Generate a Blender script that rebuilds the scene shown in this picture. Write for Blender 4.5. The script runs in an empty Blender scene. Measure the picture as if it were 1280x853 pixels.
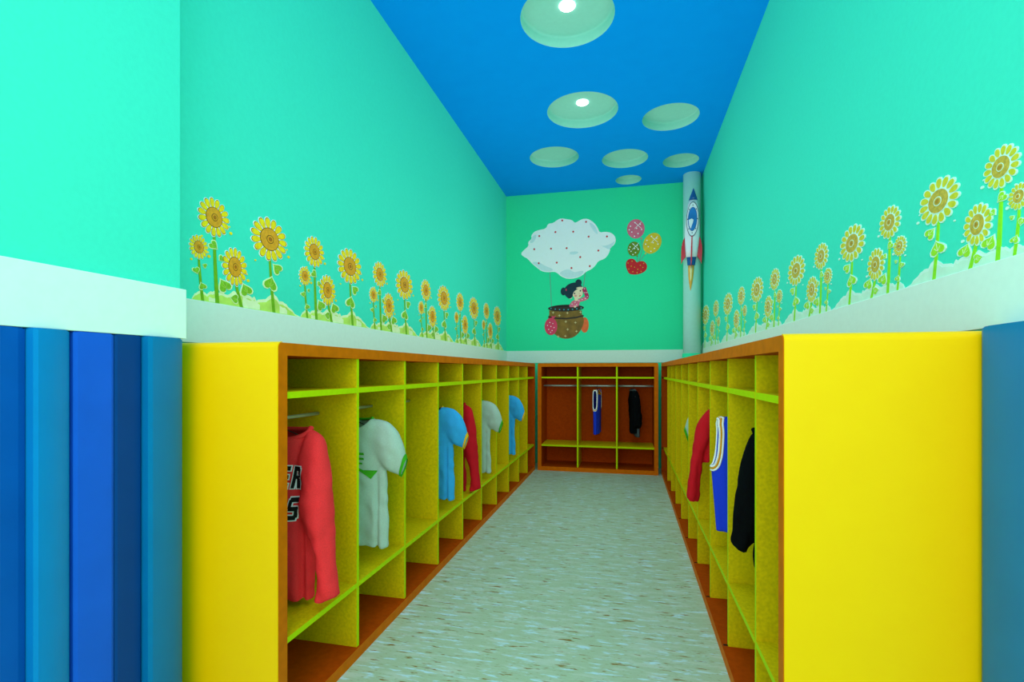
import bpy, bmesh, math, random
from mathutils import noise as mnoise
from mathutils import Vector, Matrix
from mathutils.bvhtree import BVHTree
random.seed(7)
S = bpy.context.scene
COL = S.collection
PI = math.pi

# ------------------------------------------------------------------ dimensions (metres)
XL, XR = -1.557, 0.8635          # corridor side walls
YB = 6.43                        # back wall
ZC = 3.51                        # ceiling
Y0 = -1.6                        # open end of the corridor behind the camera
FL, FR = -1.093, 0.389           # fronts of the left / right locker cabinets
ZT = 1.293                       # locker cabinet height
ZB0, ZB1 = 1.304, 1.463          # white band on the walls
YE = 1.34                        # where the near left wall ends
XN = -1.415                      # near left wall surface

# ------------------------------------------------------------------ materials
def lin(c):
    c /= 255.0
    return c/12.92 if c <= 0.04045 else ((c+0.055)/1.055)**2.4
def L(r, g, b): return (lin(r), lin(g), lin(b), 1)

def mat(name, rgb, rough=0.6, var=0.06, scale=30, spec=0.3, metal=0, bump=0, coat=0):
    m = bpy.data.materials.new(name); m.use_nodes = True
    nt = m.node_tree; N = nt.nodes; K = nt.links
    b = N['Principled BSDF']
    b.inputs['Roughness'].default_value = rough
    b.inputs['Metallic'].default_value = metal
    b.inputs['Specular IOR Level'].default_value = spec
    if coat: b.inputs['Coat Weight'].default_value = coat; b.inputs['Coat Roughness'].default_value = 0.15
    c = L(*rgb)
    tc = N.new('ShaderNodeTexCoord'); nz = N.new('ShaderNodeTexNoise')
    nz.inputs['Scale'].default_value = scale; nz.inputs['Detail'].default_value = 4
    K.new(tc.outputs['Object'], nz.inputs['Vector'])
    rp = N.new('ShaderNodeValToRGB')
    rp.color_ramp.elements[0].position = 0.3; rp.color_ramp.elements[1].position = 0.7
    rp.color_ramp.elements[0].color = tuple(max(0, x*(1-var)) for x in c[:3])+(1,)
    rp.color_ramp.elements[1].color = tuple(min(1, x*(1+var)) for x in c[:3])+(1,)
    K.new(nz.outputs['Fac'], rp.inputs['Fac']); K.new(rp.outputs['Color'], b.inputs['Base Color'])
    if bump:
        bp = N.new('ShaderNodeBump'); bp.inputs['Strength'].default_value = bump; bp.inputs['Distance'].default_value = 0.002
        nf = N.new('ShaderNodeTexNoise'); nf.inputs['Scale'].default_value = 400
        K.new(tc.outputs['Object'], nf.inputs['Vector'])
        K.new(nf.outputs['Fac'], bp.inputs['Height']); K.new(bp.outputs['Normal'], b.inputs['Normal'])
    return m

def floor_mat():
    m = bpy.data.materials.new('speckled_linoleum'); m.use_nodes = True
    nt = m.node_tree; N = nt.nodes; K = nt.links
    b = N['Principled BSDF']; b.inputs['Roughness'].default_value = 0.5; b.inputs['Specular IOR Level'].default_value = 0.25
    tc = N.new('ShaderNodeTexCoord')
    def streak(sc, thr0, thr1, seed):
        mp = N.new('ShaderNodeMapping'); mp.inputs['Scale'].default_value = sc; mp.inputs['Location'].default_value = (seed, seed*1.7, 0)
        K.new(tc.outputs['Object'], mp.inputs['Vector'])
        nz = N.new('ShaderNodeTexNoise'); nz.inputs['Scale'].default_value = 1; nz.inputs['Detail'].default_value = 3; nz.inputs['Roughness'].default_value = 0.6
        K.new(mp.outputs['Vector'], nz.inputs['Vector'])
        r = N.new('ShaderNodeMapRange'); r.inputs['From Min'].default_value = thr0; r.inputs['From Max'].default_value = thr1
        K.new(nz.outputs['Fac'], r.inputs['Value']); return r.outputs['Result']
    col = None
    base = N.new('ShaderNodeRGB'); base.outputs[0].default_value = L(*FLOOR[0]); col = base.outputs[0]
    for sc, a, c, seed, rgb in (((5, 26, 1), .5, .62, 3.1, FLOOR[1]), ((9, 50, 1), .56, .64, 8.3, FLOOR[2]), ((9, 56, 1), .61, .66, 15.7, FLOOR[3]), ((30, 120, 1), .60, .7, 21.0, FLOOR[4])):
        mx = N.new('ShaderNodeMix'); mx.data_type = 'RGBA'
        mx.inputs[7].default_value = L(*rgb)
        K.new(streak(sc, a, c, seed), mx.inputs[0]); K.new(col, mx.inputs[6]); col = mx.outputs[2]
    K.new(col, b.inputs['Base Color'])
    return m
FLOOR = ((172, 196, 158), (186, 206, 178), (190, 226, 226), (136, 108, 24), (146, 160, 112))

def emit(name, rgb, k):
    m = bpy.data.materials.new(name); m.use_nodes = True
    b = m.node_tree.nodes['Principled BSDF']
    b.inputs['Base Color'].default_value = L(*rgb); b.inputs['Emission Color'].default_value = L(*rgb); b.inputs['Emission Strength'].default_value = k
    return m

M = dict(
    green=mat('turquoise_wall_paint', (64, 223, 190), .75, .02, 60, .15, bump=.15),
    green_back=mat('green_back_wall_paint', (50, 228, 164), .75, .02, 60, .15, bump=.15),
    white=mat('white_band_paint', (210, 240, 224), .6, .02, 40, .2),
    ceil=mat('blue_ceiling_paint', (0, 152, 255), .8, .02, 8, .1),
    recess=mat('white_recess_paint', (156, 222, 210), .8, .02, 30, .1),
    column=mat('pale_column_paint', (166, 228, 214), .6, .02, 30, .2),
    floor=floor_mat(),
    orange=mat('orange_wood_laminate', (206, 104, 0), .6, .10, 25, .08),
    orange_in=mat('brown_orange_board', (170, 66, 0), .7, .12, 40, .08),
    yellow=mat('glossy_yellow_laminate', (255, 200, 0), .32, .015, 10, .12, coat=.06),
    olive=mat('yellow_olive_laminate', (208, 184, 4), .65, .14, 90, .08),
    backboard=mat('shade_darkened_back_board', (80, 64, 2), .7, .14, 90, .05),  # olive darkened in the colour itself to carry the shade deep in the bays
    lime=mat('lime_edge_banding', (182, 212, 4), .6, .04, 40, .05),
    slot=mat('dark_joint_gap', (14, 12, 8), .9),
    metal=mat('grey_rail_metal', (170, 190, 180), .35, .03, 40, .5, metal=.6),
    wire=mat('dark_hanger_wire', (70, 74, 72), .4, .03, 40, .5, metal=.7),
    b_deep=mat('deep_blue_vinyl', (2, 84, 168), .45, .06, 6, .12),
    b_cyan=mat('cyan_blue_vinyl', (6, 128, 192), .45, .05, 6, .12),
    b_royal=mat('royal_blue_vinyl', (22, 92, 206), .45, .06, 6, .12),
    b_navy=mat('navy_blue_vinyl', (4, 62, 126), .45, .06, 6, .12),
    b_teal=mat('teal_blue_vinyl', (4, 116, 170), .45, .05, 6, .12),
    bulb=emit('downlight_glow', (255, 255, 250), 6),
    red_bright=mat('bright_red_jersey_cotton', (240, 54, 56), .9, .10, 300, .1, bump=.3),
    red=mat('red_cotton', (200, 26, 36), .9, .10, 300, .1, bump=.3),
    grey=mat('mint_grey_cotton', (164, 192, 172), .9, .10, 300, .1, bump=.3),
    blue=mat('sky_blue_cotton', (54, 164, 222), .9, .10, 300, .1, bump=.3),
    royal=mat('royal_blue_mesh_cloth', (28, 62, 216), .8, .08, 300, .15, bump=.2),
    black=mat('black_wool', (10, 12, 13), .95, .2, 300, .05, bump=.3),
    greyd=mat('dark_grey_cotton', (74, 84, 84), .95, .1, 300, .05),
    trimgreen=mat('green_ribbed_trim', (62, 158, 30), .8, .08, 200, .1),
    trimyellow=mat('yellow_ribbed_trim', (222, 178, 30), .8, .08, 200, .1),
    trimwhite=mat('white_ribbed_trim', (236, 244, 238), .8, .05, 200, .1),
    trimgold=mat('gold_ribbed_trim', (214, 150, 20), .8, .05, 200, .1),
    ink=mat('black_print', (10, 12, 12), .7),
    inkwhite=mat('white_print', (226, 232, 230), .7),
    # stickers
    s_white=mat('sticker_white', (255, 255, 252), .5, .02),
    s_grey=mat('sticker_cloud_grey', (216, 236, 238), .5, .03),
    petal=mat('sunflower_petal_print', (252, 216, 10), .5, .16, 60),
    disc=mat('sunflower_disc_print', (226, 158, 30), .5, .14, 90),
    disc2=mat('sunflower_disc_centre_print', (170, 104, 14), .5, .2, 90),
    outl=mat('sticker_brown_outline', (120, 84, 16), .5),
    stem=mat('sunflower_stem_print', (112, 176, 22), .5, .12, 50),
    leaf=mat('sunflower_leaf_print', (126, 190, 38), .5, .2, 60),
    leafd=mat('sunflower_leaf_vein_print', (168, 214, 84), .5, .1),
    bank=mat('grass_bank_print', (186, 228, 96), .5, .16, 16),
    bankl=mat('grass_bank_pale_print', (224, 246, 190), .5, .06, 30),
    fpetal=mat('pale_petal_print', (206, 206, 44), .5, .12, 60),  # separate, paler print colours for the right wall stickers, down to the sticker edge
    fdisc=mat('pale_disc_print', (196, 172, 60), .5, .25, 120),
    fdisc2=mat('pale_disc_centre_print', (178, 138, 36), .5, .2, 120),
    fstem=mat('pale_stem_print', (140, 226, 30), .5, .08, 50),
    fleaf=mat('pale_leaf_print', (156, 226, 40), .5, .1, 60),
    fleafd=mat('pale_leaf_vein_print', (220, 246, 200), .5, .1),
    fbank=mat('pale_grass_bank_print', (196, 240, 214), .5, .05, 30),
    foutl=mat('pale_sticker_edge', (206, 246, 228), .5, .02),
    dotred=mat('print_red', (216, 40, 44), .5, .08),
    pink=mat('print_pink', (232, 108, 134), .5, .12, 20),
    hotpink=mat('print_hot_pink', (224, 62, 96), .5, .10, 20),
    magenta=mat('print_magenta', (196, 40, 92), .5, .10, 20),
    pyellow=mat('print_yellow', (236, 196, 44), .5, .12, 20),
    pgreen=mat('print_olive_green', (110, 138, 22), .5, .15, 20),
    porange=mat('print_orange', (238, 106, 50), .5, .10, 20),
    pheart=mat('print_heart_red', (216, 30, 34), .5, .10, 20),
    basket=mat('print_basket_brown', (132, 98, 34), .5, .25, 14),
    basketd=mat('print_basket_dark', (54, 40, 30), .5, .15, 30),
    rimdark=mat('print_dark_brown', (34, 22, 14), .5),
    tealdot=mat('print_teal', (40, 170, 180), .5),
    stard=mat('print_cream', (222, 206, 150), .5),
    hair=mat('print_dark_hair', (14, 48, 62), .5, .2, 20),
    skin=mat('print_skin', (250, 222, 184), .5, .03),
    cheek=mat('print_cheek', (240, 168, 148), .5, .05),
    string=mat('print_grey_string', (120, 150, 140), .5),
    r_white=mat('rocket_white_gloss', (244, 248, 255), .25, .02, 10, .5),
    r_blue=mat('rocket_blue_gloss', (30, 92, 164), .25, .06, 10, .5),
    r_sky=mat('rocket_window_blue', (48, 132, 212), .12, .2, 6, .6),
    r_red=mat('rocket_red_gloss', (216, 26, 26), .25, .03, 10, .5),
    r_flame=mat('rocket_flame_orange', (255, 176, 60), .3, .15, 12, .4),
    r_flame2=mat('rocket_flame_pale', (252, 232, 170), .3, .05, 12, .4),
    r_dark=mat('rocket_dark_trim', (50, 62, 84), .3, .05),
)

# ------------------------------------------------------------------ helpers
def link(name, bm, mats, parent=None, smooth=False, loc=None):
    if parent is not None and loc is None:           # part meshes are modelled in room space, parent empties are unrotated
        q = parent; tot = Vector()
        while q is not None: tot += Vector(q.location); q = q.parent
        bmesh.ops.translate(bm, verts=bm.verts, vec=-tot)
    elif loc is not None and parent is None:
        bmesh.ops.translate(bm, verts=bm.verts, vec=-Vector(loc))
    me = bpy.data.meshes.new(name); bm.to_mesh(me); bm.free()
    if not isinstance(mats, (list, tuple)): mats = [mats]
    for m in mats: me.materials.append(m)
    if smooth:
        for p in me.polygons: p.use_smooth = True
    o = bpy.data.objects.new(name, me); COL.objects.link(o)
    if parent is not None: o.parent = parent
    elif loc is not None: o.location = loc
    return o

def tag(o, label, cat, group=None):
    o['label'] = label; o['category'] = cat
    if group: o['group'] = group
    return o

def thing(name, label, cat, loc, group=None):
    o = bpy.data.objects.new(name, None); COL.objects.link(o); o.empty_display_size = .1
    o.location = loc
    return tag(o, label, cat, group)

def struct(name, bm, m, smooth=False):
    o = link(name, bm, m, None, smooth); o['kind'] = 'structure'; return o

def bx(bm, x0, x1, y0, y1, z0, z1, bev=0, mi=0):
    r = bmesh.ops.create_cube(bm, size=1)
    for v in r['verts']:
        v.co = Vector((x0 if v.co.x < 0 else x1, y0 if v.co.y < 0 else y1, z0 if v.co.z < 0 else z1))
    fs = list({f for v in r['verts'] for f in v.link_faces})
    for f in fs: f.material_index = mi
    if bev:
        es = list({e for v in r['verts'] for e in v.link_edges})
        rr = bmesh.ops.bevel(bm, geom=es, offset=bev, segments=2, affect='EDGES', profile=.5)
        for f in rr['faces']: f.material_index = mi
    return r

def box(x0, x1, y0, y1, z0, z1, bev=0):
    bm = bmesh.new(); bx(bm, x0, x1, y0, y1, z0, z1, bev); return bm

def tube(bm, pts, r, n=10, closed=False, mi=0, rfun=None):
    pts = [Vector(p) for p in pts]; rings = []
    N = len(pts); prevu = None
    for i, p in enumerate(pts):
        if closed: d = pts[(i+1) % N]-pts[i-1]
        else: d = pts[min(i+1, N-1)]-pts[max(i-1, 0)]
        d.normalize()
        if prevu is None:
            a = Vector((0, 0, 1)) if abs(d.z) < .9 else Vector((1, 0, 0))
            u = d.cross(a).normalized()
        else:
            u = (prevu-d*prevu.dot(d)).normalized()
        prevu = u; w = d.cross(u)
        rr = r if rfun is None else rfun(i/(N-1))
        rings.append([bm.verts.new(p+u*math.cos(2*PI*k/n)*rr+w*math.sin(2*PI*k/n)*rr) for k in range(n)])
    M_ = N if closed else N-1
    for i in range(M_):
        a, b = rings[i], rings[(i+1) % N]
        for k in range(n):
            f = bm.faces.new((a[k], a[(k+1) % n], b[(k+1) % n], b[k])); f.material_index = mi
    if not closed:
        bm.faces.new(rings[0][::-1]).material_index = mi; bm.faces.new(rings[-1]).material_index = mi

def loft(bm, rings, cap0=True, cap1=True, mi=0):
    vs = [[bm.verts.new(p) for p in r] for r in rings]; n = len(vs[0])
    for a, b in zip(vs, vs[1:]):
        for k in range(n):
            bm.faces.new((a[k], a[(k+1) % n], b[(k+1) % n], b[k])).material_index = mi
    if cap0: bm.faces.new(vs[0][::-1]).material_index = mi
    if cap1: bm.faces.new(vs[-1]).material_index = mi
    return vs

def prism(bm, prof, fn, a, b, mi=0):
    """extrude a closed 2-D profile from a to b; fn(p, t) -> 3-D point"""
    A = [bm.verts.new(fn(p, a)) for p in prof]; B = [bm.verts.new(fn(p, b)) for p in prof]
    n = len(prof)
    for k in range(n): bm.faces.new((A[k], A[(k+1) % n], B[(k+1) % n], B[k])).material_index = mi
    bm.faces.new(A[::-1]).material_index = mi; bm.faces.new(B).material_index = mi

def fixn(bm): bm.normal_update(); bmesh.ops.recalc_face_normals(bm, faces=bm.faces); return bm

# ------------------------------------------------------------------ room shell
struct('floor', box(-4.2, 3.4, -4.0, YB+.1, -.1, 0), M['floor'])
struct('wall_left', box(XL-.1, XL, YE-.12, YB+.1, 0, ZC+.25), M['green'])
struct('wall_left_front', box(XN-.12, XN, Y0, YE, 0, ZC+.25), M['green'])
struct('wall_right', box(XR, XR+.1, Y0, YB+.1, 0, ZC+.25), M['green'])
struct('wall_back', box(XL, XR, YB, YB+.1, 0, ZC+.25), M['green_back'])
# white bands
struct('trim_1', box(XL, XL+.008, YE, YB, ZB0, ZB1, .002), M['white'])
struct('trim_2', box(XN, XN+.026, Y0, YE, ZB0, ZB1, .002), M['white'])
struct('trim_3', box(XR-.008, XR, Y0, YB, ZB0, ZB1, .002), M['white'])
struct('trim_4', box(XL+.008, XR-.008, YB-.008, YB, ZB0, ZB1, .002), M['white'])

# ceiling with round recesses
RECESS = [  # x, y, radius, lit, label
    (-.382, 3.263, .306, True, 'largest round ceiling recess with a glowing bulb, nearest the camera'),
    (-.388, 4.469, .312, True, 'second round ceiling recess with a small glowing bulb at its centre'),
    (.384, 4.762, .25, False, 'unlit round ceiling recess beside the second lit one, towards the right wall'),
    (-.769, 5.372, .264, False, 'unlit round ceiling recess closest to the left wall'),
    (-.025, 5.58, .245, False, 'unlit round ceiling recess in the middle of the row of three'),
    (.573, 5.766, .189, False, 'small unlit round ceiling recess next to the column corner'),
    (.015, 6.2, .152, False, 'smallest unlit ceiling recess, next to the back wall'),
]
DEP = .078
bm = bmesh.new()
NS = 48
outer = [bm.verts.new(p) for p in ((XN-.4, Y0, ZC), (XR+.4, Y0, ZC), (XR+.4, YB+.1, ZC), (XN-.4, YB+.1, ZC))]
edges = [bm.edges.new((outer[i], outer[(i+1) % 4])) for i in range(4)]
for x, y, r, lit, lab in RECESS:
    c = [bm.verts.new((x+r*math.cos(2*PI*k/NS), y+r*math.sin(2*PI*k/NS), ZC)) for k in range(NS)]
    edges += [bm.edges.new((c[k], c[(k+1) % NS])) for k in range(NS)]
bmesh.ops.triangle_fill(bm, use_beauty=True, use_dissolve=False, edges=edges)
# drop any triangle that fell inside a hole
bad = [f for f in bm.faces if any((f.calc_center_median().xy-Vector((x, y))).length < r*.97 and all((v.co.xy-Vector((x, y))).length < r*1.01 for v in f.verts) for x, y, r, _, _ in RECESS)]
bmesh.ops.delete(bm, geom=bad, context='FACES_ONLY')
for f in bm.faces:
    if f.normal.z > 0: f.normal_flip()
struct('ceiling', bm, M['ceil'])
for x, y, r, lit, lab in RECESS:
    t = thing('ceiling_recess', lab, 'ceiling recess', (x, y, ZC), 'round ceiling recesses')
    bm = bmesh.new(); rings = []
    prof = [(r+.012, 0.001), (r, 0.0005), (r, DEP-.017)]
    for k in range(7):
        a = PI/2*k/6
        prof.append((r-.016+.016*math.cos(a), DEP-.016+.016*math.sin(a)))
    prof += [(r*.5, DEP), (.004, DEP)]
    for rr, zz in prof[1:]:
        rings.append([(x+rr*math.cos(2*PI*k/NS), y+rr*math.sin(2*PI*k/NS), ZC+zz) for k in range(NS)])
    loft(bm, rings, False, True); bmesh.ops.recalc_face_normals(bm, faces=bm.faces)
    for f in bm.faces: f.normal_flip()
    link('recess_shell', bm, M['recess'], t, True)
    if lit:
        bm = bmesh.new(); rb = .052 if y < 4 else .052
        loft(bm, [[(x+q*math.cos(2*PI*k/24), y+q*math.sin(2*PI*k/24), ZC+DEP-h) for k in range(24)] for q, h in ((rb, 0), (rb, .006), (rb*.86, .011), (rb*.4, .014))])
        link('bulb', fixn(bm), M['bulb'], t, True)

# round column in the back right corner
cx, cy, cr = .742, 6.2, .099
t = thing('column', 'pale round column in the back right corner behind the rocket', 'column', (cx, cy, 0))
def cyl(r, z0, z1, n=40, bev=.006):
    bm = bmesh.new()
    loft(bm, [[(cx+q*math.cos(2*PI*k/n), cy+q*math.sin(2*PI*k/n), z) for k in range(n)] for q, z in ((r-bev, z0), (r, z0+bev), (r, z1-bev), (r-bev, z1))])
    return fixn(bm)
link('shaft', cyl(cr, 1.405, ZC, bev=.001), M['column'], t, True)
o = link('column_base', cyl(cr+.01, 0, 1.405), M['green_back'], t, True); o['label'] = 'green painted lower part'

# ------------------------------------------------------------------ locker cabinets
def edgeface(bm, axis, sgn):
    bm.normal_update(); bmesh.ops.recalc_face_normals(bm, faces=bm.faces); bm.normal_update()
    for f in bm.faces:
        if f.normal[axis]*sgn > .7: f.material_index = 1
    return bm

def ring_profile(y0, y1, z1, r, nseg=6):
    """outer outline of the frame in the (along, z) plane, rounded at its two top corners"""
    p = [(y0, 0), (y1, 0), (y1, z1-r)]
    for k in range(1, nseg): a = PI/2*k/nseg; p.append((y1-r+r*math.cos(a), z1-r+r*math.sin(a)))
    p.append((y1-r, z1)); p.append((y0+r, z1))
    for k in range(1, nseg): a = PI/2*k/nseg; p.append((y0+r-r*math.sin(a), z1-r+r*math.cos(a)))
    p.append((y0, z1-r))
    return p

def cabinet(label, origin, fn, depth, a0, a1, divs, post, setback, side_rounded=True, orange_back=False, gaps=False, z_us=(1.108, 1.13), z_ls=(.294, .314), rail=(.19, 1.02), rail_r=.0075, yellow_end=True, sgn_axis=(0, 1), base=.045, top=.042):
    """fn(d, a, z): depth from the front, distance along the row, height -> room point"""
    t = thing('locker_cabinet', label, 'locker cabinet', origin)
    def B(bm, d0, d1, b0, b1, z0, z1):
        r = bmesh.ops.create_cube(bm, size=1)
        for v in r['verts']:
            v.co = fn(d0 if v.co.x < 0 else d1, b0 if v.co.y < 0 else b1, z0 if v.co.z < 0 else z1)
    def one(name, d0, d1, b0, b1, z0, z1, mats, parent=t):
        bm = bmesh.new(); B(bm, d0, d1, b0, b1, z0, z1)
        return link(name, edgeface(bm, *sgn_axis), mats, parent)
    # frame: one ring with a rounded outer corner
    bm = bmesh.new()
    out = ring_profile(a0, a1, ZT, .018)
    inn = [(a0+post, base), (a1-post, base), (a1-post, ZT-top), (a0+post, ZT-top)]
    V = {}
    for nm, pr in (('o', out), ('i', inn)):
        for s, d in (('f', 0), ('b', depth)):
            V[nm+s] = [bm.verts.new(fn(d, p[0], p[1])) for p in pr]
    for nm in 'oi':
        A, Bk = V[nm+'f'], V[nm+'b']; n = len(A)
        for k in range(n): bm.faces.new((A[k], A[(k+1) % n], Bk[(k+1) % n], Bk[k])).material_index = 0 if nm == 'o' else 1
    for s in 'fb':
        o_, i_ = V['o'+s], V['i'+s]; n = len(o_); m0 = (n-4)//2
        # split the outline in four runs: bottom, right, top, left
        h = 2+5+1-1                      # index of the right top arc end
        runs = [([0, 1], (0, 1)), (list(range(1, h+1)), (1, 2)), ([h, h+1], (2, 3)), (list(range(h+1, n))+[0], (3, 0))]
        for run, (p, q) in runs:
            f = bm.faces.new([o_[k] for k in run]+[i_[q], i_[p]])
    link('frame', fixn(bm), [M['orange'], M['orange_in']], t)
    if yellow_end:
        bm = bmesh.new()
        oo = ring_profile(a0-.004, a1, ZT+.003, .02); nn = ring_profile(a0-.0005, a1, ZT+.0005, .018)
        k0 = 9  # the run over the rounded near corner down to the floor
        A = oo[k0-1:]+[(a0-.004, 0)]; Bq = nn[k0-1:]+[(a0-.0005, 0)]
        A[0] = (a0+.0195, ZT+.003); Bq[0] = (a0+.0195, ZT+.0005)
        A = A; poly = A+Bq[::-1]
        prism(bm, poly, lambda p, d: fn(d, p[0], p[1]), .0015, depth)
        link('end_panel', fixn(bm), M['yellow'], t)
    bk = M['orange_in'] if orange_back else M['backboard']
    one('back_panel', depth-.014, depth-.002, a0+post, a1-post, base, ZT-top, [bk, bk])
    edges_ = [a0+post]+[q for d in divs for q in (d-.018, d)]+[a1-post]
    for d in divs:
        one('divider', setback, depth-.014, d-.018, d, base, ZT-top, [M['olive'], M['lime']])
    for k in range(0, len(edges_), 2):
        b0, b1 = edges_[k], edges_[k+1]
        one('shelf', setback-.001, depth-.014, b0, b1, z_us[0], z_us[1], [M['olive'], M['lime']])
        one('bench_shelf', setback-.001, depth-.014, b0, b1, z_ls[0], z_ls[1], [M['olive'], M['lime']])
        bm = bmesh.new(); tube(bm, [fn(rail[0], b0-.0005+.002*i/4+(b1-b0-.001)*i/4, rail[1]) for i in range(5)], rail_r, 10)
        link('clothes_rail', bm, M['metal'], t, True)
    if gaps:
        for d in divs:
            one('joint_gap', .006, setback+.004, d-.014, d-.004, base-.004, base+.0012, [M['slot'], M['slot']])
        for z in ((z_us[0]+z_us[1])/2, (z_ls[0]+z_ls[1])/2):
            one('joint_gap', .004, setback+.004, a1-post-.0012, a1-post+.004, z-.006, z+.006, [M['slot'], M['slot']])
    return t

LD = [1.908+.4575*k for k in range(9)]
cabinet('long locker cabinet along the left wall, yellow end panel and red and grey shirts inside', (-1.32, 3.7, 0),
        lambda d, a, z: Vector((FL-d, a, z)), .455, 1.40, 6.0, LD, .042, .008, sgn_axis=(0, 1))
RD = [1.7985+.4643*k for k in range(9)]
cabinet('long locker cabinet along the right wall with a broad yellow end panel', (.62, 3.7, 0),
        lambda d, a, z: Vector((FR+d, a, z)), .465, 1.402, 6.09, RD, .042, .024, sgn_axis=(0, -1), gaps=True)
BF = 5.965
cabinet('brown three bay locker cabinet standing against the back wall', (-.354, 6.2, 0),
        lambda d, a, z: Vector((a, BF+d, z)), .44, -1.055, .348, [-.5655, -.109], .045, .012, sgn_axis=(1, -1),
        orange_back=True, rail_r=.012, yellow_end=False, z_us=(1.112, 1.13), base=.05)

# ------------------------------------------------------------------ blue padded wall panels
def padded(label, x_wall, sgn, y0, y1, thick, bulge, m, ztop):
    """one vertical padded panel; its face bulges out of the wall and curves back towards its far edge"""
    t = thing('wall_panel', label, 'wall panel', (x_wall, (y0+y1)/2, 0), 'blue wall panels')
    bm = bmesh.new(); prof = [(0, y0+.0008)]
    n = 12
    for k in range(n+1):
        s = k/n
        prof.append((thick+bulge*(math.sqrt(max(0, 1-(s*.985)**2))-.0 if bulge > 0 else 0)-max(0, .004*(1-min(s, 1-s)/.04)), y0+.0008+(y1-y0-.0016)*s))
    prof.append((0, y1-.0008))
    prism(bm, prof, lambda p, z: Vector((x_wall+sgn*p[0], p[1], z)), 0, ztop)
    bmesh.ops.bevel(bm, geom=[e for e in bm.edges if all(v.co.z > ztop-1e-4 for v in e.verts)], offset=.003, segments=2, affect='EDGES')
    link('pad', fixn(bm), m, t)
    return t
LP = [(.40, .50, 0, .0, 'b_royal', None), (.50, .60, 0, .0, 'b_navy', None), (.60, .745, 0, .045, 'b_cyan', None),
      (.70, .898, 0, 0, 'b_deep', 'deep blue flat wall panel under the white band at the left edge of the picture'),
      (.898, 1.002, 0, .045, 'b_cyan', 'light cyan blue rounded wall panel between the deep blue and royal blue panels'),
      (1.002, 1.108, 0, 0, 'b_royal', 'bright royal blue flat wall panel on the left wall'),
      (1.108, 1.189, 0, 0, 'b_navy', 'dark navy flat wall panel beside the rounded teal panel'),
      (1.189, 1.339, 0, .045, 'b_teal', 'teal blue rounded wall panel touching the yellow end of the left lockers')]
for y0, y1, th_, bu, mk, lab in LP:
    if lab: padded(lab, XN, 1, y0, y1, .026 if bu == 0 else .004, bu, M[mk], ZB0-.001)
padded('teal blue rounded wall panel beside the broad yellow end of the right lockers', XR, -1, 1.14, 1.396, .050, .022, M['b_teal'], ZB0-.001)

# ------------------------------------------------------------------ sunflower stickers
TH = math.radians(12.97); CT, ST = math.cos(TH), math.sin(TH)
def left_strip(s, v, off):                   # the printed strip widens and grows towards the back of the corridor
    u = 1/(.001675+.000446*s); d = 998.6/(u-80)
    return Vector((XL+off, (d+XL*ST)/CT, ZB1+v*(u/597)*d/625))
def right_strip(s, v, off):
    u = 1/(.001706+.000535*s); d = 553.8/(u-117)
    return Vector((XR-off, (d+XR*ST)/CT, ZB1+v*1.085*(u/586)*d/625))

def flat(bm, pts, off, mp, mi=0, back=0.0):
    n = len(pts)
    A = [bm.verts.new(mp(p[0], p[1], off)) for p in pts]
    Bk = [bm.verts.new(mp(p[0], p[1], back)) for p in pts]
    f = bm.faces.new(A); f.material_index = mi
    for k in range(n):
        bm.faces.new((A[k], A[(k+1) % n], Bk[(k+1) % n], Bk[k])).material_index = mi
def ell(c, rx, ry, n=20, rot=0):
    cr_, sr = math.cos(rot), math.sin(rot); out = []
    for k in range(n):
        a = 2*PI*k/n; x, y = rx*math.cos(a), ry*math.sin(a)
        out.append((c[0]+x*cr_-y*sr, c[1]+x*sr+y*cr_))
    return out
SV = 159.0                                   # one strip repeat is 159 height units long at its start
def heart(s, v, size, rot, k=1.0):
    """heart-shaped leaf, tip pointing along rot"""
    pts = []
    for i in range(18):
        a = 2*PI*i/18
        x = 16*math.sin(a)**3/17; y = -(13*math.cos(a)-5*math.cos(2*a)-2*math.cos(3*a)-math.cos(4*a))/17
        c, d = math.cos(rot), math.sin(rot)
        pts.append((s+(x*c-y*d)*size*k/SV, v+(x*d+y*c)*size*k))
    return pts

KIND = {  # head (s, v), radii (s, v), stem foot s, leaves (s, v, size, rotation)
    'tall': ((0, 107), (.124, 24), .027, [(-.005, 72, 7, -2.2), (.062, 58, 5, 2.4), (.085, 24, 10.5, .6)]),
    'small': ((-.117, 64.7), (.070, 14.5), -.086, [(-.135, 36, 5, -2.7), (-.07, 44, 3.2, 1.2), (-.088, 18, 5.5, .5)]),
    'short': ((.171, 51.4), (.107, 25), .231, [(.27, 24, 10.5, .5), (.17, 10, 7, 1.5)]),
    'broad': ((.494, 102.9), (.181, 30.3), .54, [(.575, 64, 9.5, .9), (.505, 40, 12.5, -.2)]),
}
WORD = {'tall': 'tallest sunflower sticker', 'small': 'smallest headed sunflower sticker', 'short': 'shortest sunflower sticker', 'broad': 'broadest headed sunflower sticker'}
CL = ['in the cluster nearest the camera', 'in the second cluster from the camera', 'in the third cluster from the camera', 'in the fourth cluster from the camera', 'in the fifth cluster from the camera', 'in the cluster next to the back wall']
CLR = CL[:5]+['in the cluster next to the column']
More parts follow.
